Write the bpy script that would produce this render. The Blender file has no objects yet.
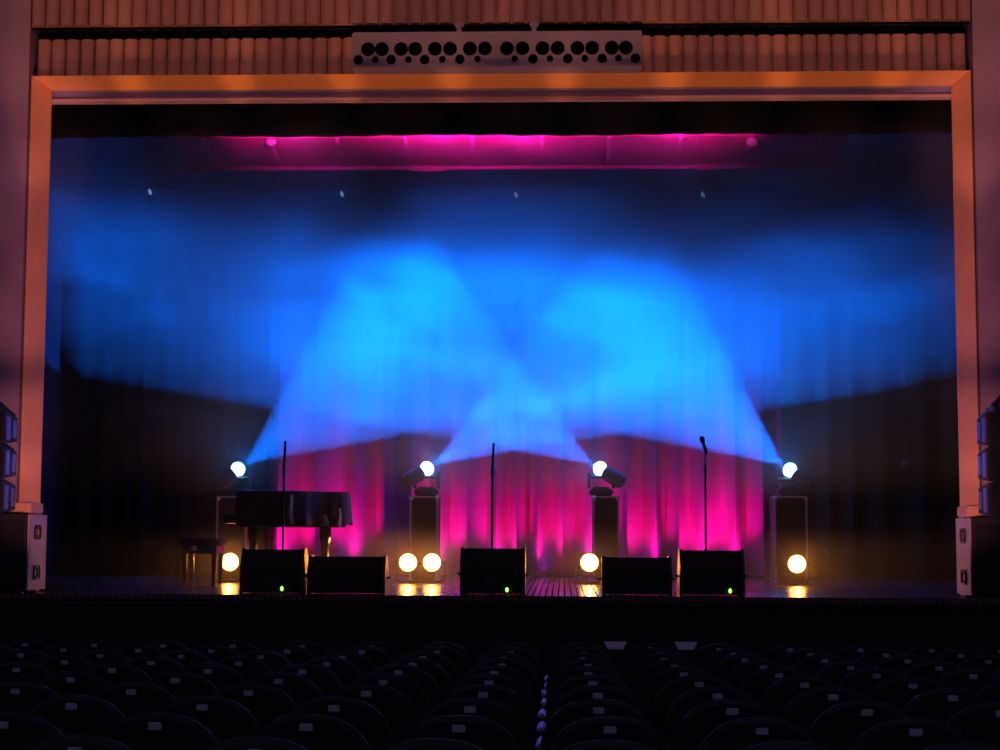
import bpy, bmesh, math, random
from mathutils import Vector, Matrix
random.seed(7)
PI = math.pi
sc = bpy.context.scene
COL = sc.collection

# ------------------------------------------------------------------ camera
F = 1700.0
CAM = Vector((0.62, 0.0, 1.60))
YAW, PITCH, ROLL = math.radians(2.1), math.atan(160 / 1700), math.radians(0.23)
fwd = Vector((-math.sin(YAW) * math.cos(PITCH), math.cos(YAW) * math.cos(PITCH), math.sin(PITCH)))
r0 = Vector((math.cos(YAW), math.sin(YAW), 0))
u0 = r0.cross(fwd)
right = (r0 * math.cos(ROLL) + u0 * math.sin(ROLL)).normalized()
up = (u0 * math.cos(ROLL) - r0 * math.sin(ROLL)).normalized()
cd = bpy.data.cameras.new('camera')
cam = bpy.data.objects.new('camera', cd)
COL.objects.link(cam)
m = Matrix((right, up, -fwd)).transposed().to_4x4()
m.translation = CAM
cam.matrix_world = m
cd.sensor_width = 36
cd.lens = 36 * F / 1000
cd.clip_end = 200
sc.camera = cam


def at(px, py, Y):
    """point of the real plane y = Y that the photo shows at a pixel (measuring tool)"""
    d = right * ((px - 500) / F) - up * ((py - 375) / F) + fwd
    return CAM + d * ((Y - CAM.y) / d.y)


# ------------------------------------------------------------------ materials
MATS = {}


def mat(name, color, rough=0.6, metal=0.0, spec=0.5, emit=None, estr=0.0, noise=0.0, nscale=20.0, bump=0.0, stretch=(1, 1, 1)):
    if name in MATS:
        return MATS[name]
    mt = bpy.data.materials.new(name)
    mt.use_nodes = True
    nt = mt.node_tree
    b = nt.nodes['Principled BSDF']
    b.inputs['Base Color'].default_value = (*color, 1)
    b.inputs['Roughness'].default_value = rough
    b.inputs['Metallic'].default_value = metal
    b.inputs['Specular IOR Level'].default_value = spec
    if emit:
        b.inputs['Emission Color'].default_value = (*emit, 1)
        b.inputs['Emission Strength'].default_value = estr
    if noise or bump:
        tc = nt.nodes.new('ShaderNodeTexCoord')
        mp = nt.nodes.new('ShaderNodeMapping')
        mp.inputs['Scale'].default_value = stretch
        nz = nt.nodes.new('ShaderNodeTexNoise')
        nz.inputs['Scale'].default_value = nscale
        nz.inputs['Detail'].default_value = 4
        nt.links.new(tc.outputs['Object'], mp.inputs['Vector'])
        nt.links.new(mp.outputs['Vector'], nz.inputs['Vector'])
        if noise:
            mx = nt.nodes.new('ShaderNodeMix')
            mx.data_type = 'RGBA'
            mx.inputs[6].default_value = (*[c * (1 - noise) for c in color], 1)
            mx.inputs[7].default_value = (*[min(1, c * (1 + noise)) for c in color], 1)
            nt.links.new(nz.outputs['Fac'], mx.inputs[0])
            nt.links.new(mx.outputs[2], b.inputs['Base Color'])
        if bump:
            bp = nt.nodes.new('ShaderNodeBump')
            bp.inputs['Strength'].default_value = bump
            bp.inputs['Distance'].default_value = 0.02
            nt.links.new(nz.outputs['Fac'], bp.inputs['Height'])
            nt.links.new(bp.outputs['Normal'], b.inputs['Normal'])
    MATS[name] = mt
    return mt


M_PLASTER = mat('painted_plaster', (0.34, 0.24, 0.31), 0.85, noise=0.12, nscale=6, bump=0.1)
M_FRAME = mat('cream_painted_frame', (0.92, 0.48, 0.22), 0.6, noise=0.08, nscale=3)
M_FLUTE = mat('fluted_plaster', (0.38, 0.22, 0.18), 0.75, noise=0.15, nscale=9)
M_SHADOW = mat('painted_recess_shade', (0.03, 0.02, 0.03), 0.9)  # shade of the gap between the flute tiers, put into the colour
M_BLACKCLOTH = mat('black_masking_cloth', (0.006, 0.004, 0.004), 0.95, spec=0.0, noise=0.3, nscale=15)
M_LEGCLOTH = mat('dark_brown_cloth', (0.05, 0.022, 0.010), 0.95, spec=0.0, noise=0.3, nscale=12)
M_CURTAIN = mat('red_velour', (0.62, 0.012, 0.08), 0.9, spec=0.1, noise=0.2, nscale=10, stretch=(1, 1, .2))
M_CEIL = mat('pink_lit_panel', (0.55, 0.07, 0.27), 0.75, noise=0.6, nscale=7)  # pink of the lighting put into the panel colour
M_RIB = mat('pink_lit_rib', (0.98, 0.42, 0.8), 0.6)  # lighter copy of that pink lighting colour for ribs and rails
M_BLACKWALL = mat('black_stage_wall', (0.01, 0.008, 0.01), 0.95, spec=0.1)
M_BLACK = mat('black_paint', (0.016, 0.014, 0.016), 0.55, noise=0.2, nscale=30)
M_BLACKTEX = mat('black_textured_paint', (0.011, 0.009, 0.010), 0.7, bump=0.2, nscale=90)
M_GRILLE = mat('black_metal_mesh', (0.007, 0.007, 0.008), 0.6, metal=0.3, bump=0.4, nscale=160)
M_ALU = mat('aluminium_edging', (0.6, 0.58, 0.6), 0.38, metal=0.7, noise=0.1)
M_CASE = mat('dark_laminate', (0.022, 0.016, 0.018), 0.5, noise=0.2, nscale=20)
M_STEEL = mat('dark_steel', (0.05, 0.05, 0.055), 0.35, metal=0.8)
M_PIANO = mat('black_lacquer', (0.01, 0.009, 0.01), 0.15)
M_BRASS = mat('brass', (0.8, 0.55, 0.25), 0.3, metal=0.9)
M_IVORY = mat('ivory_keys', (0.8, 0.75, 0.65), 0.3)
M_PCLOTH = mat('black_quilted_cloth', (0.03, 0.024, 0.024), 0.75, noise=0.3, nscale=8)
M_BARBOX = mat('grey_violet_paint', (0.33, 0.28, 0.36), 0.6, noise=0.1, nscale=6)
M_SUBSIDE = mat('pale_worn_paint', (0.52, 0.40, 0.36), 0.6, noise=0.25, nscale=10)
M_SEAT = mat('dark_seat_upholstery', (0.022, 0.020, 0.026), 0.9, spec=0.2, noise=0.3, nscale=60, bump=0.2)
M_SEATSHELL = mat('dark_seat_shell', (0.02, 0.017, 0.02), 0.6)
M_PLATE = mat('pale_number_plate', (0.66, 0.68, 0.75), 0.5, noise=0.5, nscale=110)
M_ARM = mat('pale_glossy_armrest', (0.55, 0.5, 0.72), 0.3)
M_PAPER = mat('white_paper', (0.95, 0.95, 0.98), 0.8, noise=0.03)
M_HOUSEFLOOR = mat('dark_carpet', (0.02, 0.015, 0.02), 0.95, noise=0.3, nscale=40)
M_STAGEFRONT = mat('dark_stage_front', (0.02, 0.013, 0.014), 0.8, noise=0.2, nscale=4)
M_LEDGREEN = mat('green_led', (0.1, 0.6, 0.1), 0.4, emit=(0.35, 1.0, 0.12), estr=2.2)
M_AMBER = mat('amber_lens', (1, 0.7, 0.3), 0.3, emit=(1.0, 0.42, 0.08), estr=15)
M_BLUELENS = mat('blue_white_lens', (0.6, 0.8, 1), 0.2, emit=(0.25, 0.62, 1.0), estr=12)
M_DRIVER = mat('black_speaker_cone', (0.004, 0.004, 0.006), 0.95, spec=0.05)
M_GLINT = mat('fixture_shell_glint', (0.8, 0.85, 0.95), 0.3, emit=(0.2, 0.5, 1.0), estr=0.7)  # emission paints the blue beams' glint on the pale shell
M_PINKFIXTURE = mat('pale_pink_fixture', (0.95, 0.8, 0.9), 0.3, emit=(1.0, 0.05, 0.5), estr=0.45)  # pink glow put into the round ceiling fixtures
M_BLUEGREY = mat('blue_grey_header_cloth', (0.5, 0.5, 0.75), 0.8)
M_HEMTRIM = mat('pinkish_hem_rail', (0.6, 0.4, 0.46), 0.6)


def stage_floor_mat():
    mt = bpy.data.materials.new('glossy_stage_boards')
    mt.use_nodes = True
    nt = mt.node_tree
    b = nt.nodes['Principled BSDF']
    tc = nt.nodes.new('ShaderNodeTexCoord')
    sx = nt.nodes.new('ShaderNodeSeparateXYZ')
    nt.links.new(tc.outputs['Object'], sx.inputs[0])
    mul = nt.nodes.new('ShaderNodeMath'); mul.operation = 'MULTIPLY'; mul.inputs[1].default_value = 1 / 0.065
    nt.links.new(sx.outputs['X'], mul.inputs[0])
    fr = nt.nodes.new('ShaderNodeMath'); fr.operation = 'FRACT'
    nt.links.new(mul.outputs[0], fr.inputs[0])
    pp = nt.nodes.new('ShaderNodeMath'); pp.operation = 'PINGPONG'; pp.inputs[1].default_value = 0.5
    nt.links.new(fr.outputs[0], pp.inputs[0])
    gap = nt.nodes.new('ShaderNodeMath'); gap.operation = 'GREATER_THAN'; gap.inputs[1].default_value = 0.09
    nt.links.new(pp.outputs[0], gap.inputs[0])
    nz = nt.nodes.new('ShaderNodeTexNoise'); nz.inputs['Scale'].default_value = 3
    nt.links.new(tc.outputs['Object'], nz.inputs['Vector'])
    r1 = nt.nodes.new('ShaderNodeValToRGB')
    r1.color_ramp.elements[0].color = (0.10, 0.055, 0.045, 1)
    r1.color_ramp.elements[1].color = (0.22, 0.13, 0.11, 1)
    nt.links.new(nz.outputs['Fac'], r1.inputs[0])
    mx = nt.nodes.new('ShaderNodeMix'); mx.data_type = 'RGBA'
    mx.inputs[6].default_value = (0.01, 0.006, 0.006, 1)
    nt.links.new(gap.outputs[0], mx.inputs[0])
    nt.links.new(r1.outputs[0], mx.inputs[7])
    nt.links.new(mx.outputs[2], b.inputs['Base Color'])
    sp = nt.nodes.new('ShaderNodeMath'); sp.operation = 'MULTIPLY'; sp.inputs[1].default_value = 0.5
    nt.links.new(gap.outputs[0], sp.inputs[0])
    nt.links.new(sp.outputs[0], b.inputs['Specular IOR Level'])
    b.inputs['Roughness'].default_value = 0.22
    return mt


M_STAGE = stage_floor_mat()


# ------------------------------------------------------------------ mesh helpers
class MB:
    def __init__(self):
        self.bm = bmesh.new()

    def box(self, c, s, rot=None, bev=0.0, seg=2):
        t = bmesh.new()
        bmesh.ops.create_cube(t, size=1)
        bmesh.ops.scale(t, vec=s, verts=t.verts)
        if bev:
            bmesh.ops.bevel(t, geom=list(t.edges), offset=bev, segments=seg, affect='EDGES')
        if rot is not None:
            bmesh.ops.rotate(t, cent=(0, 0, 0), matrix=rot, verts=t.verts)
        bmesh.ops.translate(t, vec=c, verts=t.verts)
        self._add(t)
        return self

    def _add(self, t):
        me = bpy.data.meshes.new('tmp')
        t.to_mesh(me); t.free()
        self.bm.from_mesh(me)
        bpy.data.meshes.remove(me)

    def cyl(self, p0, p1, r0, r1=None, n=16, caps=True):
        p0, p1 = Vector(p0), Vector(p1)
        r1 = r0 if r1 is None else r1
        d = p1 - p0
        t = bmesh.new()
        bmesh.ops.create_cone(t, cap_ends=caps, segments=n, radius1=r0, radius2=r1, depth=d.length)
        q = Vector((0, 0, 1)).rotation_difference(d)
        bmesh.ops.rotate(t, cent=(0, 0, 0), matrix=q.to_matrix(), verts=t.verts)
        bmesh.ops.translate(t, vec=(p0 + p1) / 2, verts=t.verts)
        self._add(t)
        return self

    def lathe(self, prof, o, axis=(0, 0, 1), n=24, cap0=True, cap1=True):
        """prof: (radius, height along axis) pairs"""
        q = Vector((0, 0, 1)).rotation_difference(Vector(axis)).to_matrix()
        o = Vector(o)
        rings = []
        for r, h in prof:
            rings.append([self.bm.verts.new(o + q @ Vector((r * math.cos(2 * PI * k / n), r * math.sin(2 * PI * k / n), h))) for k in range(n)])
        for a, b in zip(rings, rings[1:]):
            for k in range(n):
                self.bm.faces.new((a[k], a[(k + 1) % n], b[(k + 1) % n], b[k]))
        if cap0: self.bm.faces.new(rings[0][::-1])
        if cap1: self.bm.faces.new(rings[-1])
        return self

    def prism(self, poly, vec):
        """poly: list of 3-D points, extruded along vec"""
        vec = Vector(vec)
        a = [self.bm.verts.new(Vector(p)) for p in poly]
        b = [self.bm.verts.new(Vector(p) + vec) for p in poly]
        n = len(poly)
        self.bm.faces.new(a)
        self.bm.faces.new(b[::-1])
        for k in range(n):
            self.bm.faces.new((a[k], b[k], b[(k + 1) % n], a[(k + 1) % n]))
        return self

    def tube(self, pts, r, n=8):
        pts = [Vector(p) for p in pts]
        for a, b in zip(pts, pts[1:]):
            self.cyl(a, b, r, n=n)
        for p in pts[1:-1]:
            self.ball(p, (r, r, r), 6, 8)
        return self

    def ball(self, c, s, u=10, v=14):
        t = bmesh.new()
        bmesh.ops.create_uvsphere(t, u_segments=v, v_segments=u, radius=1)
        bmesh.ops.scale(t, vec=s, verts=t.verts)
        bmesh.ops.translate(t, vec=c, verts=t.verts)
        self._add(t)
        return self

    def grid(self, fn, nu, nv):
        vs = [[self.bm.verts.new(fn(i / nu, j / nv)) for j in range(nv + 1)] for i in range(nu + 1)]
        for i in range(nu):
            for j in range(nv):
                self.bm.faces.new((vs[i][j], vs[i + 1][j], vs[i + 1][j + 1], vs[i][j + 1]))
        return self

    def build(self, name, material, parent=None, smooth=False, kind=None):
        bmesh.ops.recalc_face_normals(self.bm, faces=self.bm.faces)
        me = bpy.data.meshes.new(name)
        self.bm.to_mesh(me); self.bm.free()
        me.materials.append(material)
        if smooth:
            for p in me.polygons: p.use_smooth = True
            me.set_sharp_from_angle(angle=math.radians(40))
        o = bpy.data.objects.new(name, me)
        COL.objects.link(o)
        if parent: o.parent = parent
        if kind: o['kind'] = kind
        return o


def tag(o, label, cat, group=None, kind=None):
    o['label'] = label; o['category'] = cat
    if group: o['group'] = group
    if kind: o['kind'] = kind
    return o


def thing(name, loc, label, cat, group=None, rz=0):
    o = bpy.data.objects.new(name, None)
    COL.objects.link(o)
    o.location = loc; o.rotation_euler = (0, 0, rz)
    o.empty_display_size = 0.1
    return tag(o, label, cat, group)


CH = {}


def dup(root, loc, label, group=None, rz=None):
    r = root.copy(); COL.objects.link(r); r.location = loc; r['label'] = label
    if rz is not None: r.rotation_euler = (0, 0, rz)
    for ch in [o for o in list(COL.objects) if o.parent == root]:
        c = ch.copy(); COL.objects.link(c); c.parent = r
        for g in [o for o in list(COL.objects) if o.parent == ch]:
            d = g.copy(); COL.objects.link(d); d.parent = c
    return r


# ------------------------------------------------------------------ setting
STZ = 1.0            # top of stage
EDGE = 16.95         # front edge of stage
PY = 17.70           # proscenium plane
BACKY = 23.6


def floor_z(y):
    return 0.26 - 0.0261 * y


# house floor (gently raked)
MB().prism([(-9, -3, floor_z(-3)), (-9, EDGE, floor_z(EDGE)), (-9, EDGE, floor_z(EDGE) - .2), (-9, -3, floor_z(-3) - .2)], (18.5, 0, 0)).build('floor', M_HOUSEFLOOR, kind='structure')
# stage floor
MB().box((0.1, (EDGE + 26.0) / 2, STZ - 0.05), (14, 26.0 - EDGE, 0.1)).build('stage_floor', M_STAGE, kind='structure')
b = MB().box((0.1, EDGE + 0.10, (STZ - 0.1 + floor_z(EDGE)) / 2 - .02), (14, 0.12, STZ - 0.1 - floor_z(EDGE) + .04))
b.box((0.1, EDGE + 0.02, STZ - 0.075), (14, 0.06, 0.05))
b.build('stage_front', M_STAGEFRONT, kind='structure')
# stage shell
MB().box((0, 26.05, 4.2), (14, 0.1, 6.8)).build('wall_back', M_BLACKWALL, kind='structure')
MB().box((-6.6, 22.0, 4.2), (0.1, 8.1, 6.8)).build('wall_stage_left', M_BLACKWALL, kind='structure')
MB().box((6.8, 22.0, 4.2), (0.1, 8.1, 6.8)).build('wall_stage_right', M_BLACKWALL, kind='structure')
MB().box((0.1, 22.0, 7.65), (13.5, 8.1, 0.1)).build('ceiling', M_BLACKWALL, kind='structure')

# opening corners from the photo, at the inner edge of the frame
IY = PY + .16
TL, TR = at(50, 91, IY), at(951, 84, IY)
BL, BR = at(41, 505, IY), at(961, 505, IY)
XL, XR = (TL.x + BL.x) / 2, (TR.x + BR.x) / 2
ZT = (TL.z + TR.z) / 2
FW, FZ = 0.15, 0.095          # frame width at the sides and along the top


# proscenium frame: mitred, splayed profile swept round three sides
def frame():
    b = MB()
    prof = [(1, PY + .14), (1, PY - .07), (.93, PY - .08), (.08, IY - .02), (0, IY), (0, IY + .03), (1, IY + .03)]
    R = []
    for corner in range(4):
        s = []
        for o, y in prof:
            x = XL - o * FW if corner < 2 else XR + o * FW
            z = ZT + o * FZ if corner in (1, 2) else STZ + .01
            s.append(b.bm.verts.new((x, y, z)))
        R.append(s)
    n = len(prof)
    for a, c in zip(R, R[1:]):
        for k in range(n):
            b.bm.faces.new((a[k], a[(k + 1) % n], c[(k + 1) % n], c[k]))
    b.bm.faces.new(R[0]); b.bm.faces.new(R[-1][::-1])
    return b.build('trim_1', M_FRAME, kind='structure')


frame()
for i, (x0, x1) in enumerate(((XL - FW - .07, XL + .02), (XR - .02, XR + FW + .07))):
    zt, zb = at(30, 503, PY).z, STZ + .80
    MB().box(((x0 + x1) / 2, PY + .02, (zt + zb) / 2), (x1 - x0, 0.44, zt - zb), bev=.012).box(((x0 + x1) / 2, PY + .14, (STZ + zb) / 2), (x1 - x0 - .04, .2, zb - STZ - .002)).build('trim_%d' % (i + 2), M_FRAME, kind='structure')

# side walls facing the audience
wy = PY - 0.10
xlw, xrw = XL - FW - 0.02, XR + FW + 0.02
MB().box(((xlw - 7.2) / 2, wy + .2, 4.5), (xlw + 7.2, 0.4, 9.4)).build('wall_left', M_PLASTER, kind='structure')
MB().box(((xrw + 7.4) / 2, wy + .2, 4.5), (7.4 - xrw, 0.4, 9.4)).build('wall_right', M_PLASTER, kind='structure')
# wall above the opening
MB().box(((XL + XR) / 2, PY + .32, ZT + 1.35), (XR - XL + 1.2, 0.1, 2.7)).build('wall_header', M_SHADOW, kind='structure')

def flutes(name, x0, x1, z0, z1, y, n, depth):
    b = MB()
    w = (x1 - x0) / n
    pts = []
    for k in range(n):
        for j in range(9):
            a = PI * j / 8
            pts.append((x0 + w * (k + .5) - w * .47 * math.cos(a), y - depth * math.sin(a) ** .8 - (0 if j in (0, 8) else .004)))
    top = [b.bm.verts.new((px, py, z1)) for px, py in pts]
    bot = [b.bm.verts.new((px, py, z0)) for px, py in pts]
    for k in range(len(pts) - 1):
        b.bm.faces.new((top[k], top[k + 1], bot[k + 1], bot[k]))
    e = [b.bm.verts.new(p) for p in ((x1, y + .1, z1), (x0, y + .1, z1))]
    b.bm.faces.new(top + e)
    e = [b.bm.verts.new(p) for p in ((x1, y + .1, z0), (x0, y + .1, z0))]
    b.bm.faces.new(bot + e)
    return b.build(name, M_FLUTE, kind='structure')

FY = PY - .02
zl1, zl0 = at(500, 36.5, FY + .05).z, ZT + FZ - .02
zu0 = at(500, 25.5, FY - .09).z + .035
zu1 = zu0 + 1.3
flutes('trim_4', xlw + .03, xrw - .03, zl0, zl1, FY + .12, 63, .075)
flutes('trim_5', xlw, xrw, zu0, zu1, FY - .02, 64, .075)
MB().box(((xlw + xrw) / 2, FY + .16, zu0 + .02), (xrw - xlw, .34, .04)).build('trim_6', M_SHADOW, kind='structure')  # dark strip for the shade under the upper flutes

# grey-blue header cloth and its rail inside the opening
hy = PY + .24
z1, z0 = at(500, 80, hy).z, at(500, 98, hy).z
t = thing('header_border', (0, hy, z0), 'blue grey header cloth strip hanging just under the top of the orange frame', 'border curtain')
MB().box(((XL + XR) / 2, 0, (z1 - z0) / 2), (XR - XL + .5, .04, z1 - z0)).build('cloth', M_BLUEGREY, t)
MB().box(((XL + XR) / 2, -.02, -.02), (XR - XL + .5, .09, .048), bev=.01).build('hem_rail', M_HEMTRIM, t)

# ------------------------------------------------------------------ curtains
def pleated(name, x0, x1, y, z0, z1, pitch, amp, material, label, cat='curtain', nz=6, seed=1, flare=.5, group=None):
    rnd = random.Random(seed)
    xs = []
    x = x0
    while x < x1:
        xs.append((x, rnd.uniform(.55, 1.15), rnd.uniform(-.35, .35)))
        x += pitch * rnd.uniform(.65, 1.4)
    xs.append((x1, .8, 0))
    b = MB()
    cols = []
    for (a, w, ph), (c, w2, ph2) in zip(xs, xs[1:]):
        for j in range(8):
            u = j / 8
            cols.append((a + (c - a) * u, math.cos(2 * PI * u) * .5 * (w + (w2 - w) * u), ph))
    cols.append((x1, .4, 0))
    vs = []
    for j in range(nz + 1):
        v = j / nz
        z = z0 + (z1 - z0) * v
        row = []
        for cx, d, ph in cols:
            k = amp * (1 + flare * (1 - v)) * d
            row.append(b.bm.verts.new((cx + ph * .05 * math.sin(3 * v + cx), k + .03 * math.sin(cx * 2.1 + v * 2), z)))
        vs.append(row)
    for j in range(nz):
        for i in range(len(cols) - 1):
            b.bm.faces.new((vs[j][i], vs[j][i + 1], vs[j + 1][i + 1], vs[j + 1][i]))
    o = b.build(name, material, smooth=True)
    o.location = (0, y, 0)
    tag(o, label, cat, group)
    return o

CX0, CX1 = at(263, 500, 24.8).x, at(786, 500, 24.8).x
pleated('stage_curtain', CX0, CX1, 24.8, STZ + .02, 7.4, .42, .30, M_CURTAIN, 'pleated red velour curtain glowing pink across the back of the stage', seed=5)
# black legs on the piano side, dark brown legs on the other
def leg(px0, px1, y, material, label, seed, pitch=.28):
    pleated('masking_curtain', at(px0, 500, y).x if px0 > -900 else -6.4, at(px1, 500, y).x if px1 < 1900 else 6.6, y, STZ + .02, 7.4, pitch, .10, material, label, seed=seed, flare=.15, group='dark masking curtains at the sides of the stage')
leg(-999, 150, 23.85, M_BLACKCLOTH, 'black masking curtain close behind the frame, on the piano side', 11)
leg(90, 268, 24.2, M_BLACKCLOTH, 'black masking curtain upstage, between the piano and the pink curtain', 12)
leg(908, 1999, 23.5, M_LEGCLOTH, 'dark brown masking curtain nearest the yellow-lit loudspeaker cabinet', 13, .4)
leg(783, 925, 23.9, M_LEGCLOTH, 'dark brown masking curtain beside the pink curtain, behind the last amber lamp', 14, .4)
# small pale box on the leg
p = at(905, 463, 23.34)
tag(MB().box(p, (.09, .03, .07), bev=.008).box(p + Vector((0, -.02, 0)), (.05, .02, .03), bev=.004).build('socket_box', mat('dull_pink_plastic', (.5, .35, .35), .6)), 'small pale box fixed on the dark side curtain', 'socket box')

def border(y, zb, material, label, amp, seed):
    pleated('border_curtain', -6.4, 6.6, y, zb, 7.55, .4, amp, material, label, 'border curtain', nz=2, seed=seed, flare=.1, group='black borders above the stage')
border(18.6, at(500, 135.5, 18.6).z, M_BLACKCLOTH, 'black border cloth between the orange frame and the pink lit ceiling strip', .04, 21)
border(22.4, at(500, 188, 22.4).z, M_BLACKCLOTH, 'black border cloth hanging just behind and under the pink lit ceiling strip', .05, 22)

# ------------------------------------------------------------------ pink lit ceiling strip
def ceiling_strip():
    yA, yB = 19.9, 20.62
    zA, zB = at(472, 137, yA).z, at(475, 166, yB).z
    xA0, xA1 = at(175, 137, yA).x, at(850, 137, yA).x
    o = thing('ceiling_baffle', (0, (yA + yB) / 2, zB), 'long ribbed ceiling baffle high over the stage, lit bright pink', 'ceiling baffle')
    loc = o.location.copy()
    nrm = Vector((0, -(zA - zB), -(yB - yA))).normalized()
    sl = Vector((0, yB - yA, zB - zA))
    ribs = [at(px, 137, yA).x for px in (203, 270, 337, 405, 472, 542, 609, 681, 752, 822)]
    edges = [xA0] + ribs + [xA1]
    for a, c in zip(edges, edges[1:]):
        MB().prism([Vector((a + .015, yA, zA)) - loc, Vector((c - .015, yA, zA)) - loc, Vector((c - .015, yB, zB)) - loc, Vector((a + .015, yB, zB)) - loc], -nrm * .03).build('panel', M_CEIL, o)
    for x in ribs:
        MB().prism([Vector((x - .022, yA, zA)) - loc + nrm * .02, Vector((x + .022, yA, zA)) - loc + nrm * .02, Vector((x + .022, yB, zB)) - loc + nrm * .02, Vector((x - .022, yB, zB)) - loc + nrm * .02], -nrm * .06).build('rib', M_RIB, o)
    MB().box(((xA0 + xA1) / 2, yB - loc.y + .02, -.01), (xA1 - xA0, .05, .06), bev=.008).build('edge_rail', M_RIB, o)
    # a short brighter batten under the rear rail, like the clamps in the photo
    for px0, px1 in ((411, 446), (697, 712)):
        a, c = at(px0, 167, yB).x, at(px1, 167, yB).x
        MB().box(((a + c) / 2, yB - loc.y - .02, -.055), (c - a, .05, .03), bev=.006).build('clamp_bar', M_RIB, o)
    # two small round fixtures near its front edge, with a pink glow of their own
    for px, lab in ((271, 'small round pink fixture under the ceiling baffle, above the piano'), (752, 'small round pink fixture under the ceiling baffle, far from the piano')):
        p = at(px, 142, yA + .06)
        k = thing('ceiling_fixture', p, lab, 'ceiling fixture', 'round fixtures under the baffle')
        MB().lathe([(.02, .05), (.03, .045), (.06, .02), (.065, -.01), (.05, -.035), (.02, -.05)], (0, 0, 0), n=18).build('fixture_body', M_PINKFIXTURE, k, True)
        MB().cyl((0, 0, .04), (0, .02, .16), .012).build('stem', M_RIB, k)
ceiling_strip()

# four small pale fixtures hanging in the haze
for i, (px, py) in enumerate(((150, 192), (342, 194), (516, 195), (703, 195))):
    p = at(px, py, 19.4)
    lab = ['outermost, above the piano stool', 'next one in, over the piano', 'above the middle of the stage', 'over the third microphone stand'][i]
    k = thing('hanging_fixture', p, 'tiny pale blue glinting fixture hanging high in the haze, ' + lab, 'hanging fixture', 'small fixtures hanging in a row above the stage')
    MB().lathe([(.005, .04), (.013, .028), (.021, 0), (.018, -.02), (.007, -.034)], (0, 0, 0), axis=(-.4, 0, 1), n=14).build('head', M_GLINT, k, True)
    MB().cyl((-.02, 0, .05), (-.02, 0, 7.5 - p.z), .004, n=6).build('cable', M_BLACK, k)

# ------------------------------------------------------------------ speaker bar on the header
def speaker_bar():
    y = FY - .34
    a, c = at(352, 31, y), at(642, 65, y)
    zt, zb = (at(352, 32, y).z + at(642, 30, y).z) / 2, (at(352, 67.5, y).z + at(642, 66, y).z) / 2
    W, H = c.x - a.x, zt - zb
    o = thing('hanging_speaker_bar', ((a.x + c.x) / 2, y, zb), 'long grey speaker bar with rows of round black drivers, fixed above the frame', 'speaker')
    MB().box((0, .14, H / 2), (W, .28, H), bev=.012).build('cabinet', M_BARBOX, o)
    MB().box((0, -.008, .004), (W - .01, .05, .024), bev=.005).build('bottom_ledge', M_BARBOX, o)
    z_px = lambda py: at(500, py + .5, y).z - zb
    x_px = lambda zx: at(340 + zx / 3.125, 45, y).x - o.location.x
    def driver(x, z, r, name):
        d = MB()
        d.lathe([(r * 1.06, 0.0), (r * 1.06, -.006), (r, -.007), (r * .96, -.003), (r * .55, -.0015), (r * .3, -.004), (0.001, -.006)], (x, 0, z), axis=(0, 1, 0), n=28, cap0=True, cap1=False)
        return d.build(name, M_DRIVER, o, True)
    for x in (88, 131, 191, 235, 297, 344, 406, 453, 522, 570, 633, 680, 742, 788, 849, 893): driver(x_px(x), z_px(48), .069, 'woofer')
    for x in (58, 160, 265, 375, 603, 712, 819, 923): driver(x_px(x), z_px(58.6), .047, 'midrange_driver')
    for x in (111, 214, 320, 430, 546, 656, 765, 870): driver(x_px(x), z_px(58.4), .033, 'tweeter')
    for x in (-.40, .39):
        MB().box((x, .16, H + .06), (.05, .12, .14), bev=.006).box((x, .22, H + .13), (.10, .05, .05), bev=.006).build('bracket', M_BARBOX, o)
speaker_bar()

# ------------------------------------------------------------------ subwoofers and line arrays at both sides
def sub(xin, sgn, label, W=1.0):
    """xin: x of the inner side; sgn: +1 when the cabinet extends to +x"""
    y0, y1, H = 16.98, 17.585, .79
    o = thing('subwoofer', (xin, y0, STZ), label, 'subwoofer', 'subwoofers at the stage edge')
    cx = sgn * W / 2
    MB().box((cx, (y1 - y0) / 2, H / 2 + .012), (W, y1 - y0, H - .024), bev=.012).build('cabinet', M_BLACKTEX, o)
    MB().box((cx, -.008, H / 2), (W - .08, .02, H - .10), bev=.008).build('grille', M_GRILLE, o)
    MB().box((-sgn * .006, (y1 - y0) / 2, H / 2 + .012), (.016, y1 - y0 - .01, H - .03), bev=.005).build('side_panel', M_SUBSIDE, o)
    for z in (.20, .61):
        b = MB()
        b.box((-sgn * .016, .27, z), (.012, .20, .15), bev=.02, seg=3)
        h = b.build('handle_cup', M_BLACK, o)
        MB().tube([(-sgn * .02, .22, z - .05), (-sgn * .045, .22, z - .03), (-sgn * .045, .22, z + .03), (-sgn * .02, .22, z + .05)], .009).build('handle_bar', M_STEEL, h)
    for y in (.06, .54):
        for z in (0.0,):
            MB().box((cx, y, z + .006), (W - .1, .06, .012)).build('skid', M_BLACK, o)
    return o
sub(-4.75, -1, 'black subwoofer with dull pink side panel and two dark handles, on the piano side')
sub(4.65, 1, 'black subwoofer with yellow-lit side panel and two dark handles, furthest from the piano')

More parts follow.
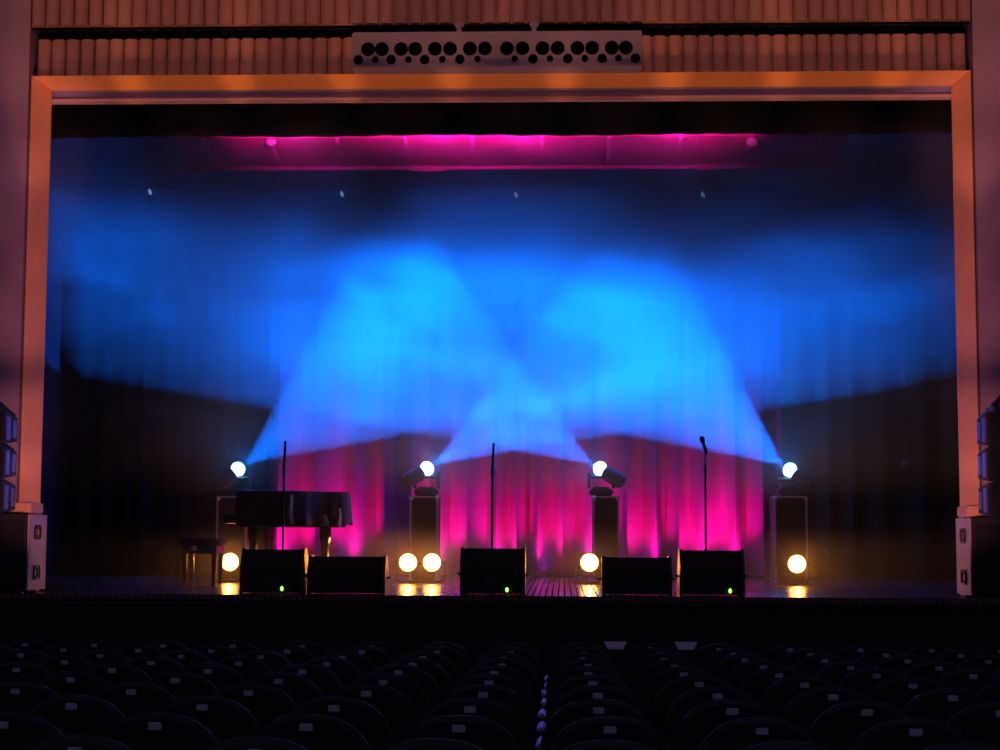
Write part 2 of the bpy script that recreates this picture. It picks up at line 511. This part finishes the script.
def line_array(xin, sgn, label, clamp):
    y0 = 16.98
    zb = STZ + .79
    o = thing('line_array', (xin, y0, zb), label, 'line array speaker', 'line arrays standing on the subwoofers')
    W, D, H = .85, .42, .345
    for k in range(3):
        z = k * (H + .006)
        cx = sgn * W / 2
        b = MB()
        # cabinet: trapezoid in side view, tapering to the rear
        b.prism([(0, 0, z + .006), (0, D, z + .05), (0, D, z + H - .05), (0, 0, z + H)], (sgn * W, 0, 0))
        cab = b.build('cabinet', M_BLACKTEX, o)
        MB().box((cx, -.012, z + H / 2), (W - .05, .024, H - .05), bev=.008).build('grille', M_GRILLE, cab)
        MB().box((-sgn * .01, .10, z + H / 2), (.02, .10, H - .10), bev=.006).box((-sgn * .01, .30, z + H / 2), (.02, .08, H - .16), bev=.006).build('rigging_plate', mat('blue_lit_steel', (.12, .17, .5), .4, metal=.3), cab)  # plates coloured with the blue stage light that falls on them
        MB().box((sgn * .19, -.028, z + H / 2 + .02), (.075, .008, .035), bev=.003).build('badge', mat('pale_badge', (.75, .75, .8), .4), cab)
    if clamp:
        z = 3 * (H + .006)
        b = MB().box((sgn * .45, .2, z + .03), (.75, .34, .05), bev=.01)
        b.tube([(sgn * .10, .2, z + .04), (sgn * .20, .2, z + .17), (sgn * .30, .2, z + .17), (sgn * .40, .2, z + .04)], .022)
        b.box((sgn * .25, .2, z + .22), (.11, .09, .13), bev=.02)
        b.build('rigging_clamp', M_BLACK, o)
line_array(-5.02, -1, 'black three-cabinet line array on the subwoofer nearest the piano', False)
line_array(4.83, 1, 'black three-cabinet line array with clamp, on the subwoofer furthest from the piano', True)

# ------------------------------------------------------------------ floor monitors
def monitor(px0, px1, py_top, label, tall, led_px=None, side=0):
    y0 = 17.12
    a, c = at(px0, 590, y0), at(px1, 590, y0)
    W = c.x - a.x
    H = at((px0 + px1) / 2, py_top, y0 + (.12 if tall else .2)).z - STZ
    o = thing('stage_monitor', ((a.x + c.x) / 2, y0, STZ), label, 'stage monitor', 'black monitor speakers along the stage edge')
    D = .46 if tall else .42
    ins = .03
    x0, x1 = -W / 2 + ins, W / 2 - ins
    # side profile: rear (audience) face leans back a little, sloped grille faces the musicians
    prof = [(0, .015), (D, .015), (D, .12), (.24, H), (.10, H), (0, H * .62)]
    MB().prism([(x0, y, z) for y, z in prof], (x1 - x0, 0, 0)).build('cabinet', M_BLACKTEX, o)
    for s in (-1, 1):
        xs = s * (W / 2 - ins)
        cheek = MB().prism([(xs, y, z) for y, z in [(-.012, 0), (D + .012, 0), (D + .012, .13), (.25, H + .012), (.09, H + .012), (-.012, H * .64)]], (s * ins, 0, 0)).build('end_cheek', mat('satin_black', (.06, .045, .045), .45), o)
        MB().tube([(xs + s * (ins + .004), .13, H * .42), (xs + s * (ins + .03), .15, H * .46), (xs + s * (ins + .03), .27, H * .46), (xs + s * (ins + .004), .29, H * .42)], .009).build('handle', M_STEEL, cheek)
    p0, p1 = Vector((0, D + .006, .13)), Vector((0, .245, H - .01))
    mid = (p0 + p1) / 2; d = p1 - p0
    rot = Matrix.Rotation(math.atan2(d.z, d.y), 3, 'X')
    MB().box(mid, (W - .09, d.length - .03, .012), rot=rot, bev=.004).build('grille', M_GRILLE, o)
    MB().box((0, -.006, H * .30), (.16, .012, .09), bev=.004).build('connector_plate', M_STEEL, o)
    if led_px:
        lx = at(led_px, 588, y0).x - o.location.x
        MB().ball((lx, -.012, .055), (.016, .012, .024)).build('power_light', M_LEDGREEN, o, True)
    return o
monitor(240, 303, 549.5, 'tall black wedge monitor with green light in front of the grand piano', True, 282)
monitor(307, 385, 556.5, 'low wide black wedge monitor beside the piano leg', False)
monitor(460, 525, 548.5, 'tall black wedge monitor with green light before the middle microphone stand', True, 507)
monitor(602, 672, 557.5, 'low wide black wedge monitor beside the single amber lamp near mid stage', False)
monitor(680, 745, 550.5, 'tall black wedge monitor with green light before the stand holding a microphone', True, 730)

# ------------------------------------------------------------------ microphone stands
def mic_stand(px, py_top, label, kind):
    y = 18.2
    p = at(px, py_top, y)
    H = p.z - STZ
    o = thing('microphone_stand', (p.x, y, STZ), label, 'microphone stand', 'upright microphone stands')
    MB().lathe([(.13, 0), (.135, .008), (.13, .02), (.05, .035), (.022, .06), (.016, .075)], (0, 0, 0), n=28).build('base', M_STEEL, o, True)
    zc = H * .80
    MB().cyl((0, 0, .06), (0, 0, zc), .0125).build('lower_pole', M_STEEL, o, True)
    MB().lathe([(.012, -.05), (.021, -.045), (.023, 0), (.021, .04), (.01, .05)], (0, 0, zc), n=16).build('clutch', mat('worn_clutch', (.25, .22, .25), .4), o, True)
    if kind == 'boom':
        MB().cyl((0, 0, zc), (0, 0, H - .22), .009).build('upper_pole', M_STEEL, o, True)
        MB().lathe([(.014, -.02), (.02, -.015), (.02, .02), (.012, .025)], (0, 0, H - .28), n=14).cyl((0, -.0, H - .28), (.012, -.01, H), .016, .013).build('folded_boom', M_STEEL, o, True)
    else:
        MB().cyl((0, 0, zc), (0, 0, H - .10), .009).build('upper_pole', M_STEEL, o, True)
        MB().lathe([(.012, -.02), (.02, -.015), (.02, .03), (.016, .04)], (0, 0, H - .10), axis=(-.35, -.1, 1), n=14).build('clip', M_BLACK, o, True)
        tip = Vector((p.x - .03, y - .01, STZ + H - .01))
        bot = Vector((p.x + .02, y, STZ + H - .16))
        d = (tip - bot).normalized()
        k = thing('microphone', bot, 'dark handheld microphone clipped on top of the microphone stand', 'microphone')
        MB().lathe([(.009, 0), (.011, .005), (.017, .12), (.020, .13)], (0, 0, 0), axis=d, n=16).build('handle', M_BLACK, k, True)
        MB().lathe([(.019, .13), (.027, .14), (.029, .155), (.027, .178), (.018, .195), (.006, .2)], (0, 0, 0), axis=d, n=18).build('mesh_head', M_GRILLE, k, True)
mic_stand(284.5, 441, 'slim upright microphone stand in front of the grand piano', 'boom')
mic_stand(492.5, 443, 'slim upright microphone stand behind the middle tall monitor', 'boom')
mic_stand(705, 439, 'slim microphone stand holding a microphone, between the last two flight cases', 'mic')

# ------------------------------------------------------------------ flight cases with moving head lights
def flight_case(px0, px1, py_top, y, label):
    a, c = at(px0, py_top, y), at(px1, py_top, y)
    W, D, H = c.x - a.x, .42, a.z - STZ
    o = thing('flight_case', ((a.x + c.x) / 2, y, STZ), label, 'flight case', 'upright flight cases under the moving lights')
    MB().box((0, D / 2, H / 2), (W - .02, D - .02, H - .03), bev=.004).build('body', M_CASE, o)
    e = .018
    b = MB()
    for sx in (-1, 1):
        for yy in (0, D):
            b.box((sx * (W / 2 - e / 2), yy, H / 2), (e * 1.5, e, H - .02), bev=.003)
    for z in (.02, H - .012):
        for yy in (0, D): b.box((0, yy, z), (W, e, e), bev=.003)
        for sx in (-1, 1): b.box((sx * (W / 2 - e / 2), D / 2, z), (e, D, e), bev=.003)
    b.build('edge_trim', M_ALU, o)
    for sx in (-1, 1):
        for z in (.03, H - .024):
            MB().ball((sx * (W / 2 - .014), .004, z), (.03, .02, .03), 6, 10).build('corner', M_ALU, o, True)
    MB().box((0, -.012, H * .62), (.09, .014, .08), bev=.006).build('latch', M_STEEL, o)
    MB().box((0, -.012, H * .42), (.13, .012, .09), bev=.01).build('handle', M_STEEL, o)
    return o, H, D, W

AIM = [  # lamp pixel, image-plane angle of the beam axis (deg, from +x), full cone angle
    (238, 469, 39, 53), (427, 468.5, 33, 44), (600, 468.5, 147, 44), (790, 470, 141, 53)]
CASES = [(217, 247), (410, 438), (593, 619), (774, 807)]
CASE_LABEL = ['dark flight case behind the grand piano, under a blue moving light',
              'dark flight case behind the pair of amber lamps',
              'dark flight case behind the single amber lamp near mid stage',
              'dark flight case with bright aluminium edges, beside the dark side curtain']
HEAD_LABEL = ['blue beam moving head light above the grand piano',
              'blue beam moving head light on the case behind the paired amber lamps',
              'blue beam moving head light on the case behind the single amber lamp near mid stage',
              'blue beam moving head light on the aluminium edged case beside the dark side curtain']
CY = 21.5
TOWARD = math.radians(-16)      # the beams lean a little toward the audience
SPOTS = []
for (lx, ly, ang, cone), (c0, c1), cl, hl in zip(AIM, CASES, CASE_LABEL, HEAD_LABEL):
    o, H, D, W = flight_case(c0, c1, 496, CY, cl)
    lens = at(lx, ly, CY + .16)
    a = math.radians(ang)
    d = Vector((math.cos(a) * math.cos(TOWARD), -math.sin(TOWARD), math.sin(a) * math.cos(TOWARD))).normalized()
    top = STZ + H
    px = o.location.x + (lens.x - o.location.x) * .8
    k = thing('moving_head_light', (px, CY + .2, top), hl, 'moving head light', 'blue moving head lights on flight cases')
    MB().box((0, 0, .05), (.30, .30, .09), bev=.02).box((0, 0, .105), (.20, .20, .03), bev=.01).build('base', M_BLACK, k)
    hc = lens - d * .195 - Vector(k.location)      # centre of the head
    for s in (-1, 1):
        MB().prism([(s * .135, -.05, .10), (s * .135, .05, .10), (s * .135, .035, hc.z + .05), (s * .135, -.035, hc.z + .05)], (s * .035, 0, 0)).build('yoke_arm', M_BLACK, k)
    MB().cyl((-.15, 0, hc.z), (.15, 0, hc.z), .025).build('tilt_axle', M_STEEL, k, True)
    MB().lathe([(.05, -.17), (.085, -.15), (.095, -.05), (.10, .06), (.085, .115), (.07, .125)], hc, axis=d, n=24).build('head', M_BLACK, k, True)
    MB().lathe([(.05, .12), (.07, .14), (.086, .165), (.093, .195), (.086, .225), (.066, .255), (.036, .274), (.003, .28)], hc, axis=d, n=24).build('lens', M_BLUELENS, k, True)
    SPOTS.append((lens + d * .09, d, cone))

# ------------------------------------------------------------------ amber floor lamps
def floor_lamp(px, py, label, first=None):
    y = 21.25
    p = at(px, py, y)
    h = p.z - STZ
    o = thing('floor_spotlight', (p.x, y, STZ), label, 'floor spotlight', 'amber floor lamps along the back of the stage')
    MB().lathe([(.075, .26), (.09, .24), (.115, .1), (.12, .0), (.128, -.005), (.128, -.02), (.112, -.02), (.108, .0)], (0, 0, h), axis=(0, 1, 0), n=28, cap1=False).build('housing', M_BLACK, o, True)
    MB().lathe([(.110, .0), (.09, -.012), (.05, -.02), (.004, -.023)], (0, 0, h), axis=(0, 1, 0), n=28, cap0=False).build('lens', M_AMBER, o, True)
    MB().tube([(-.15, .1, h), (-.15, .1, .06), (-.13, .1, .02), (.13, .1, .02), (.15, .1, .06), (.15, .1, h)], .011).build('yoke', M_STEEL, o, True)
    for s in (-1, 1):
        MB().cyl((s * .115, .1, h), (s * .165, .1, h), .02).build('knob', M_BLACK, o, True)
    MB().box((0, .1, .012), (.22, .18, .02), bev=.006).build('base_plate', M_BLACK, o)
    return p
PARS = [floor_lamp(230, 562, 'glowing amber floor lamp under the keyboard end of the grand piano'),
        floor_lamp(408, 562.5, 'glowing amber floor lamp, of the close pair the one nearer the piano'),
        floor_lamp(432, 562.5, 'glowing amber floor lamp, of the close pair the one further from the piano'),
        floor_lamp(589.5, 562.5, 'glowing amber floor lamp alone near mid stage beside a low monitor'),
        floor_lamp(797, 564, 'glowing amber floor lamp before the aluminium edged flight case')]

# ------------------------------------------------------------------ grand piano, its cover and the stool
def piano():
    y = 19.7                      # near side
    s = y / F
    X = lambda px: at(px, 520, y).x
    Z = lambda py: at(290, py, y).z - STZ
    x0, x1 = X(241), X(338)
    o = thing('grand_piano', (X(282), y, STZ), 'black grand piano standing on the stage, under a dark cloth', 'grand piano')
    ox = o.location.x
    L = x1 - x0
    # plan outline: keyboard at x0 (pianist faces +x), curved bent side toward the audience
    def outline(g=0.0):
        pts = []
        pts.append((x0 - ox - g, .0 - g)); pts.append((x0 - ox + .55, 0 - g))
        for k in range(1, 10):
            u = k / 10
            pts.append((x0 - ox + .55 + (L - .70) * u, -g + .42 * (3 * u * u - 2 * u ** 3)))
        for k in range(9):
            a = -PI / 2 + PI * k / 8
            pts.append((x1 - ox - .22 + (.22 + g) * math.cos(a), .70 + (.28 + g) * math.sin(a)))
        pts.append((x1 - ox - .4, 1.35 + g)); pts.append((x0 - ox - g, 1.35 + g))
        return pts
    zb, zt = Z(527), Z(494)
    MB().prism([(a, b, zb) for a, b in outline()], (0, 0, zt - zb)).build('case', M_PIANO, o)
    MB().prism([(a, b, zt + .004) for a, b in outline(.02)], (0, 0, .02)).build('lid', M_PIANO, o)
    kb = MB().box((x0 - ox - .10, .68, zb + .09), (.22, 1.34, .10), bev=.008).build('keybed', M_PIANO, o)
    MB().box((x0 - ox - .12, .68, zb + .145), (.14, 1.20, .014), bev=.003).build('keyboard', M_IVORY, kb)
    MB().box((x0 - ox - .06, .045, zb + .18), (.24, .09, .09), bev=.02).build('cheek_block', mat('lacquer_amber_glint', (.35, .2, .09), .2), kb)  # amber lamp's glint on the block, put into its colour
    for i, (px, dy) in enumerate(((252, .12), (252.4, 1.15), (317, .72))):
        lx = X(px) - ox
        MB().lathe([(.07, zb), (.07, zb - .12), (.05, zb - .2), (.046, .3), (.04, .12), (.05, .07), (.03, .055), (.03, .05)], (lx, dy, 0), n=8).build('leg', M_PIANO, o)
        MB().cyl((lx - .014, dy, .03), (lx + .014, dy, .03), .03).build('caster', M_BRASS, o, True)
    b = MB()
    lx = x0 - ox + .2
    for dy in (.6, .76): b.box((lx, dy, zb / 2 + .06), (.03, .03, zb - .12), bev=.004)
    b.box((lx, .68, .12), (.10, .28, .06), bev=.01)
    ly = b.build('pedal_lyre', M_PIANO, o)
    for dy in (.6, .68, .76): MB().box((lx - .12, dy, .09), (.16, .03, .014), bev=.004).build('pedal', M_BRASS, ly)
    # cloth cover: separate thing lying over the piano
    cov = thing('piano_cover', (ox, y, STZ + zt + .03), 'dark cloth cover draped over the grand piano with a hanging wavy edge', 'piano cover')
    out = outline(.04)
    bb = MB()
    N = []
    for (a, b2), (c, d2) in zip(out, out[1:] + out[:1]):
        ln = math.hypot(c - a, d2 - b2); n = max(1, int(ln / .035))
        for k in range(n): N.append((a + (c - a) * k / n, b2 + (d2 - b2) * k / n))
    cx = sum(p[0] for p in N) / len(N); cy = sum(p[1] for p in N) / len(N)
    rows = []
    acc = 0
    ring_u = []
    for i, p in enumerate(N):
        q = N[(i + 1) % len(N)]
        ring_u.append(acc); acc += math.hypot(q[0] - p[0], q[1] - p[1])
    for lev in range(7):
        row = []
        for i, (px_, py_) in enumerate(N):
            u = ring_u[i]
            if lev == 0:
                row.append(bb.bm.verts.new((cx + (px_ - cx) * .9, cy + (py_ - cy) * .9, .012)))
                continue
            v = (lev - 1) / 5
            w = (math.sin(u * 17) * .6 + math.sin(u * 31 + 1) * .4) * .035 * v
            drop = (.36 + .03 * math.sin(u * 9) + .025 * math.sin(u * 23)) * v
            dirx, diry = px_ - cx, py_ - cy
            ln = math.hypot(dirx, diry)
            row.append(bb.bm.verts.new((px_ + dirx / ln * (w + .02 * v + .01), py_ + diry / ln * (w + .02 * v + .01), .006 - drop)))
        rows.append(row)
    n = len(N)
    for r1, r2 in zip(rows, rows[1:]):
        for i in range(n): bb.bm.faces.new((r1[i], r1[(i + 1) % n], r2[(i + 1) % n], r2[i]))
    bb.bm.faces.new(rows[0])
    bb.build('cloth', M_PCLOTH, cov, True)
    # warm light on the dark cloth's folds, put in as separate paler strips
    for pxa, pxb, pya, pyb, nm in ((288, 295, 495, 524, 'front_fold'), (334, 339, 508, 527, 'tail_fold'), (318, 328, 515, 526, 'hem_fold')):
        fb = MB()
        xa, xb = X(pxa) - ox, X(pxb) - ox
        za, zb_ = at(290, pya, y).z - cov.location.z, at(290, pyb, y).z - cov.location.z
        yo = -.11 if nm == 'front_fold' else (.10 if nm == 'hem_fold' else .24)
        def fn(u, v, xa=xa, xb=xb, za=za, zb_=zb_, yo=yo):
            z = za + (zb_ - za) * v
            wv = .006 * math.sin(v * 7 + xa * 9)
            return Vector((xa + (xb - xa) * (.5 + (u - .5) * (.55 + .45 * v)) + wv, yo + .04 * math.cos((u - .5) * PI * 1.5) * -1, z))
        fb.grid(fn, 6, 8).build('lit_fold', mat('warm_lit_fold', (.26, .2, .16), .8), cov, True)['label'] = 'fold of the cover, warm light put into its colour'
piano()

def stool():
    y = 20.0
    a, c = at(184, 533, y), at(214, 533, y)
    o = thing('piano_stool', ((a.x + c.x) / 2, y, STZ), 'dark padded piano stool at the keyboard end of the grand piano', 'piano stool')
    W, H = c.x - a.x + .1, .50
    MB().box((0, .25, H), (W, .5, .09), bev=.025, seg=3).build('seat_pad', M_PCLOTH, o)
    MB().box((0, .25, H - .09), (W - .04, .46, .09), bev=.006).build('seat_frame', M_PIANO, o)
    for sx in (-1, 1):
        for sy in (.05, .45):
            MB().cyl((sx * (W / 2 - .06), sy, 0), (sx * (W / 2 - .05), sy, H - .08), .02, .032).build('leg', M_PIANO, o, True)
    MB().lathe([(.012, 0), (.012, -.03), (.035, -.035), (.035, -.05), (.01, -.055)], (-.05, .02, H - .07), axis=(0, 1, 0), n=16).build('height_knob', M_BRASS, o, True)
stool()

# ------------------------------------------------------------------ theatre seats
NROW = 10
ROWY = [5.0 + .85 * n for n in range(NROW)]      # n = 0 is the row nearest the camera
ORD = ['first', 'second', 'third', 'fourth', 'fifth', 'sixth', 'seventh', 'eighth', 'ninth', 'tenth', 'eleventh', 'twelfth', 'thirteenth']

def seat_back_outline(w, z0, z1, n=22):
    pts = []
    for k in range(n + 1):
        t = PI * k / n
        c, s = math.cos(t), math.sin(t)
        pts.append((w * math.copysign(abs(c) ** .80, c), (z1 - .22) + .22 * s))
    return [(w * .93, z0)] + pts + [(-w * .93, z0)]

def make_seat():
    o = thing('theatre_seat', (0, 0, 0), '', 'theatre seat', 'theatre seats in rows before the stage')
    pts = seat_back_outline(.228, .36, .888)
    cx = lambda x: .0
    def slab(y0, y1, shrink):
        b = MB()
        lean = .16
        rings = []
        for yy, sh in ((y0, .018 + shrink), (y0 + .018, shrink), (y1 - .022, shrink), (y1, .022 + shrink)):
            ring = []
            for x, z in pts:
                f = 1 - sh / .23
                zz = .62 + (z - .62) * (1 - sh / .27)
                curve = .9 * x * x          # wraps forward at the sides
                ring.append(b.bm.verts.new((x * f, yy + curve - (zz - .45) * lean, zz)))
            rings.append(ring)
        n = len(pts)
        for a, c in zip(rings, rings[1:]):
            for k in range(n):
                b.bm.faces.new((a[k], a[(k + 1) % n], c[(k + 1) % n], c[k]))
        b.bm.faces.new(rings[0]); b.bm.faces.new(rings[-1][::-1])
        return b
    slab(.0, .05, 0).build('back_shell', M_SEATSHELL, o, True)
    slab(.052, .12, .012).build('back_cushion', M_SEAT, o, True)
    # seat pad tipped up against the back
    MB().box((0, .23, .50), (.43, .085, .40), rot=Matrix.Rotation(.18, 3, 'X'), bev=.035, seg=3).build('seat_cushion', M_SEAT, o, True)
    zc = .845
    rot = Matrix.Rotation(.16, 3, 'X')
    MB().box((0, -.064 - .006, zc), (.046, .006, .027), rot=rot, bev=.003).build('number_plate', M_PLATE, o)
    arm = MB()
    arm.box((-.254, .26, .60), (.044, .30, .028), bev=.011, seg=3)
    arm.build('armrest', M_ARM, o, True)
    st = MB().box((-.255, .25, .31), (.035, .22, .56), bev=.008)
    st.box((-.255, .25, .015), (.045, .30, .03), bev=.006)
    st.build('side_support', M_SEATSHELL, o)
    return o

proto = make_seat()
used = False
rnd = random.Random(3)
FRONT = []
for n, y in enumerate(ROWY):
    fz = floor_z(y)
    half = 500 / F * y
    x_lo, x_hi = CAM.x - y * math.tan(YAW) - half - .40, CAM.x - y * math.tan(YAW) + half + .40
    rn = NROW - n                                 # 1 = front row
    rowname = ORD[rn - 1] + ' row from stage'
    dx = rnd.uniform(-.015, .015)
    for side in (-1, 1):
        k = 0
        while True:
            x = (.765 + .508 * k if side > 0 else .262 - .515 * k) + dx
            if x < x_lo or x > x_hi or x < -8.5 or x > 9: break
            where = 'towards piano' if side < 0 else 'away from piano'
            lab = 'dark theatre seat, %s, %s from pale armrest line %s' % (rowname, ORD[k], where)
            loc = (x + rnd.uniform(-.006, .006), y, fz)
            if not used:
                proto.location = loc; proto['label'] = lab; used = True; s = proto
            else:
                s = dup(proto, loc, lab)
            s.rotation_euler = (0, 0, rnd.uniform(-.012, .012))
            if n == NROW - 1: FRONT.append((x, loc))
            k += 1

# two pale sheets hanging on the back of front-row seats
for px, lab in ((615, 'white paper sheet hung on a front row seat, nearer the piano'), (685, 'white paper sheet hung on a front row seat, further from the piano')):
    y = ROWY[-1]
    a = at(px, 645, y)
    fz = floor_z(y)
    b = MB()
    def fn(u, v):
        w = .085 * (1 - .35 * v)
        z = fz + .900 - v * .055
        x = (u - .5) * 2 * w
        return Vector((a.x + x, y - .095 - .012 * v + .004 * math.sin(u * 6), z))
    b.grid(fn, 6, 4)
    o = b.build('hanging_paper_sheet', M_PAPER)
    sol = o.modifiers.new('solid', 'SOLIDIFY'); sol.thickness = .002
    tag(o, lab, 'paper sheet', 'white sheets on the front row')

# ------------------------------------------------------------------ haze over the stage
HAZE = 0.92


def haze():
    mt = bpy.data.materials.new('stage_haze')
    mt.use_nodes = True
    nt = mt.node_tree
    nt.nodes.remove(nt.nodes['Principled BSDF'])
    out = nt.nodes['Material Output']
    vs = nt.nodes.new('ShaderNodeVolumeScatter')
    vs.inputs['Color'].default_value = (.95, .95, .97, 1)
    vs.inputs['Anisotropy'].default_value = .25
    nt.links.new(vs.outputs[0], out.inputs['Volume'])
    tc = nt.nodes.new('ShaderNodeTexCoord')
    mp = nt.nodes.new('ShaderNodeMapping')
    mp.inputs['Scale'].default_value = (.42, .42, .95)
    mp.inputs['Location'].default_value = (1.7, .4, .3)
    nt.links.new(tc.outputs['Object'], mp.inputs['Vector'])
    nz = nt.nodes.new('ShaderNodeTexNoise')
    nz.inputs['Scale'].default_value = 1.0
    nz.inputs['Detail'].default_value = 4
    nz.inputs['Roughness'].default_value = .62
    nz.inputs['Distortion'].default_value = .9
    nt.links.new(mp.outputs['Vector'], nz.inputs['Vector'])
    r = nt.nodes.new('ShaderNodeValToRGB')
    r.color_ramp.elements[0].position = .36; r.color_ramp.elements[0].color = (.25, .25, .25, 1)
    r.color_ramp.elements[1].position = .66; r.color_ramp.elements[1].color = (1, 1, 1, 1)
    nt.links.new(nz.outputs['Fac'], r.inputs[0])
    # thin near the floor, thick from about 2.5 to 5 m, thin again above
    sx = nt.nodes.new('ShaderNodeSeparateXYZ')
    nt.links.new(tc.outputs['Object'], sx.inputs[0])
    hr = nt.nodes.new('ShaderNodeValToRGB')
    el = hr.color_ramp.elements
    el[0].position = 0; el[0].color = (.10, .10, .10, 1)
    el[1].position = 1; el[1].color = (.10, .10, .10, 1)
    for pos, v in ((.07, .10), (.11, .022), (.16, .022), (.20, .10), (.24, .17), (.32, .22), (.40, .26), (.48, .36), (.56, .62), (.66, 1.3), (.755, 2.2), (.79, .9), (.84, .3)):
        e = el.new(pos); e.color = (v, v, v, 1)
    hm = nt.nodes.new('ShaderNodeMapRange')
    hm.inputs['From Min'].default_value = 1.0; hm.inputs['From Max'].default_value = 7.4
    nt.links.new(sx.outputs['Z'], hm.inputs['Value'])
    nt.links.new(hm.outputs[0], hr.inputs[0])
    m1 = nt.nodes.new('ShaderNodeMath'); m1.operation = 'MULTIPLY'
    nt.links.new(r.outputs[0], m1.inputs[0]); nt.links.new(hr.outputs[0], m1.inputs[1])
    # the haze thins out toward the piano side wing
    xr = nt.nodes.new('ShaderNodeMapRange')
    xr.interpolation_type = 'SMOOTHSTEP'
    xr.inputs['From Min'].default_value = -4.6; xr.inputs['From Max'].default_value = -3.2
    xr.inputs['To Min'].default_value = .3 * HAZE; xr.inputs['To Max'].default_value = HAZE
    nt.links.new(sx.outputs['X'], xr.inputs['Value'])
    m2 = nt.nodes.new('ShaderNodeMath'); m2.operation = 'MULTIPLY'
    nt.links.new(xr.outputs[0], m2.inputs[1])
    nt.links.new(m1.outputs[0], m2.inputs[0])
    nt.links.new(m2.outputs[0], vs.inputs['Density'])
    mt.cycles.volume_step_rate = .6
    o = MB().box((0.1, 21.55, 4.2), (12.6, 6.9, 6.36)).build('haze', mt)
    tag(o, 'drifting blue lit haze filling the air above the stage', 'haze', kind='stuff')
haze()

# ------------------------------------------------------------------ lights
def spot(name, loc, direc, color, energy, cone, blend=.15, size=.03, falloff=None):
    l = bpy.data.lights.new(name, 'SPOT')
    l.color = color; l.energy = energy; l.spot_size = math.radians(cone); l.spot_blend = blend; l.shadow_soft_size = size
    if falloff:
        l.use_nodes = True
        nt = l.node_tree
        em = nt.nodes['Emission']
        fo = nt.nodes.new('ShaderNodeLightFalloff')
        fo.inputs['Strength'].default_value = 1.0
        fo.inputs['Smooth'].default_value = 0.0
        nt.links.new(fo.outputs[falloff], em.inputs['Strength'])
    o = bpy.data.objects.new(name, l)
    COL.objects.link(o)
    o.location = loc
    o.rotation_euler = Vector(direc).to_track_quat('-Z', 'Y').to_euler()
    return o

BLUE = (0.0, 0.135, 1.0)
for loc, d, cone in SPOTS:
    spot('blue_beam', loc, d, BLUE, 4300 if cone > 50 else 6200, cone, .06, .02, 'Linear')
    spot('blue_spill', loc + Vector((0, -.03, 0)), (0, -1, .05), (.0, .22, 1.0), 30, 150, .8, .004)
# amber lamps light floor and haze
for p in PARS:
    spot('amber_glow', p + Vector((0, -.06, 0)), (0, -1, .12), (1.0, .30, .02), 40, 95, .9, .01)
    l = bpy.data.lights.new('amber_spill', 'POINT')
    l.color = (1.0, .30, .12); l.energy = 8; l.shadow_soft_size = .01
    o = bpy.data.objects.new('amber_spill', l); COL.objects.link(o)
    o.location = p + Vector((0, -.06, .02))
# pink uplights at the foot of the curtain
for px in (285, 345, 440, 500, 545, 590, 650, 700, 735):
    p = at(px, 575, 24.15)
    spot('pink_uplight', (p.x, 24.2, STZ + .06), (0, .72, 1), (1.0, .012, 2.4), 85, 66, .9, .05)
# added pink spots, unseen behind the first border, that brighten the ceiling baffle
for x, e in ((-.75, 75), (.15, 75), (-2.4, 48), (1.9, 42)):
    spot('added_baffle_light', (x, 18.74, at(500, 134.5, 18.74).z + .05), (0, 1, 1.1), (1.0, .012, .48), e * 7, 116, .3, .05)
# added warm spots, low before the stage, to brighten the frame's underside and header
for k in range(9):
    x = -4.6 + 1.16 * k
    src = Vector((x, 14.6, .2))
    spot('added_frame_light', src, Vector((x, PY - .1, 6.30)) - src, (1.0, .33, .10), 480, 14, .5, .05)
# added warm spots, unseen, that brighten the two jambs
for s_, xj in ((1, XL - .1), (-1, XR + .1)):
    for z in (1.95, 2.7, 3.9, 5.0, 6.0):
        src = Vector((xj + s_ * 2.2, 12.5, 1.5))
        spot('added_jamb_light', src, Vector((xj, PY, z)) - src, (1.0, .32, .40), 540, 13, 1, .08)
# added dim blue-violet spot that brightens the seats and paper sheets
spot('added_seat_light', (.3, -3.0, 6.5), (0, 12.0, -6.2), (.38, .45, 1.0), 85, 70, .8, .4)
# faint warm wash on the header from above
for k in range(8):
    x = -4.9 + 1.4 * k
    src = Vector((x, 13.8, 9.0))
    spot('warm_house_light', src, Vector((x, PY, 7.05)) - src, (1.0, .36, .24), 170, 27, .7, .1)

# dim violet light of the auditorium
w = bpy.data.worlds.new('world')
sc.world = w
w.use_nodes = True
w.node_tree.nodes['Background'].inputs[0].default_value = (.52, .33, .85, 1)
w.node_tree.nodes['Background'].inputs[1].default_value = .062

sc.view_settings.view_transform = 'Standard'
sc.view_settings.look = 'None'
sc.view_settings.exposure = 0
sc.cycles.use_denoising = True
sc.cycles.volume_bounces = 0
sc.cycles.max_bounces = 5
sc.cycles.volume_max_steps = 96
sc.cycles.sample_clamp_indirect = 4
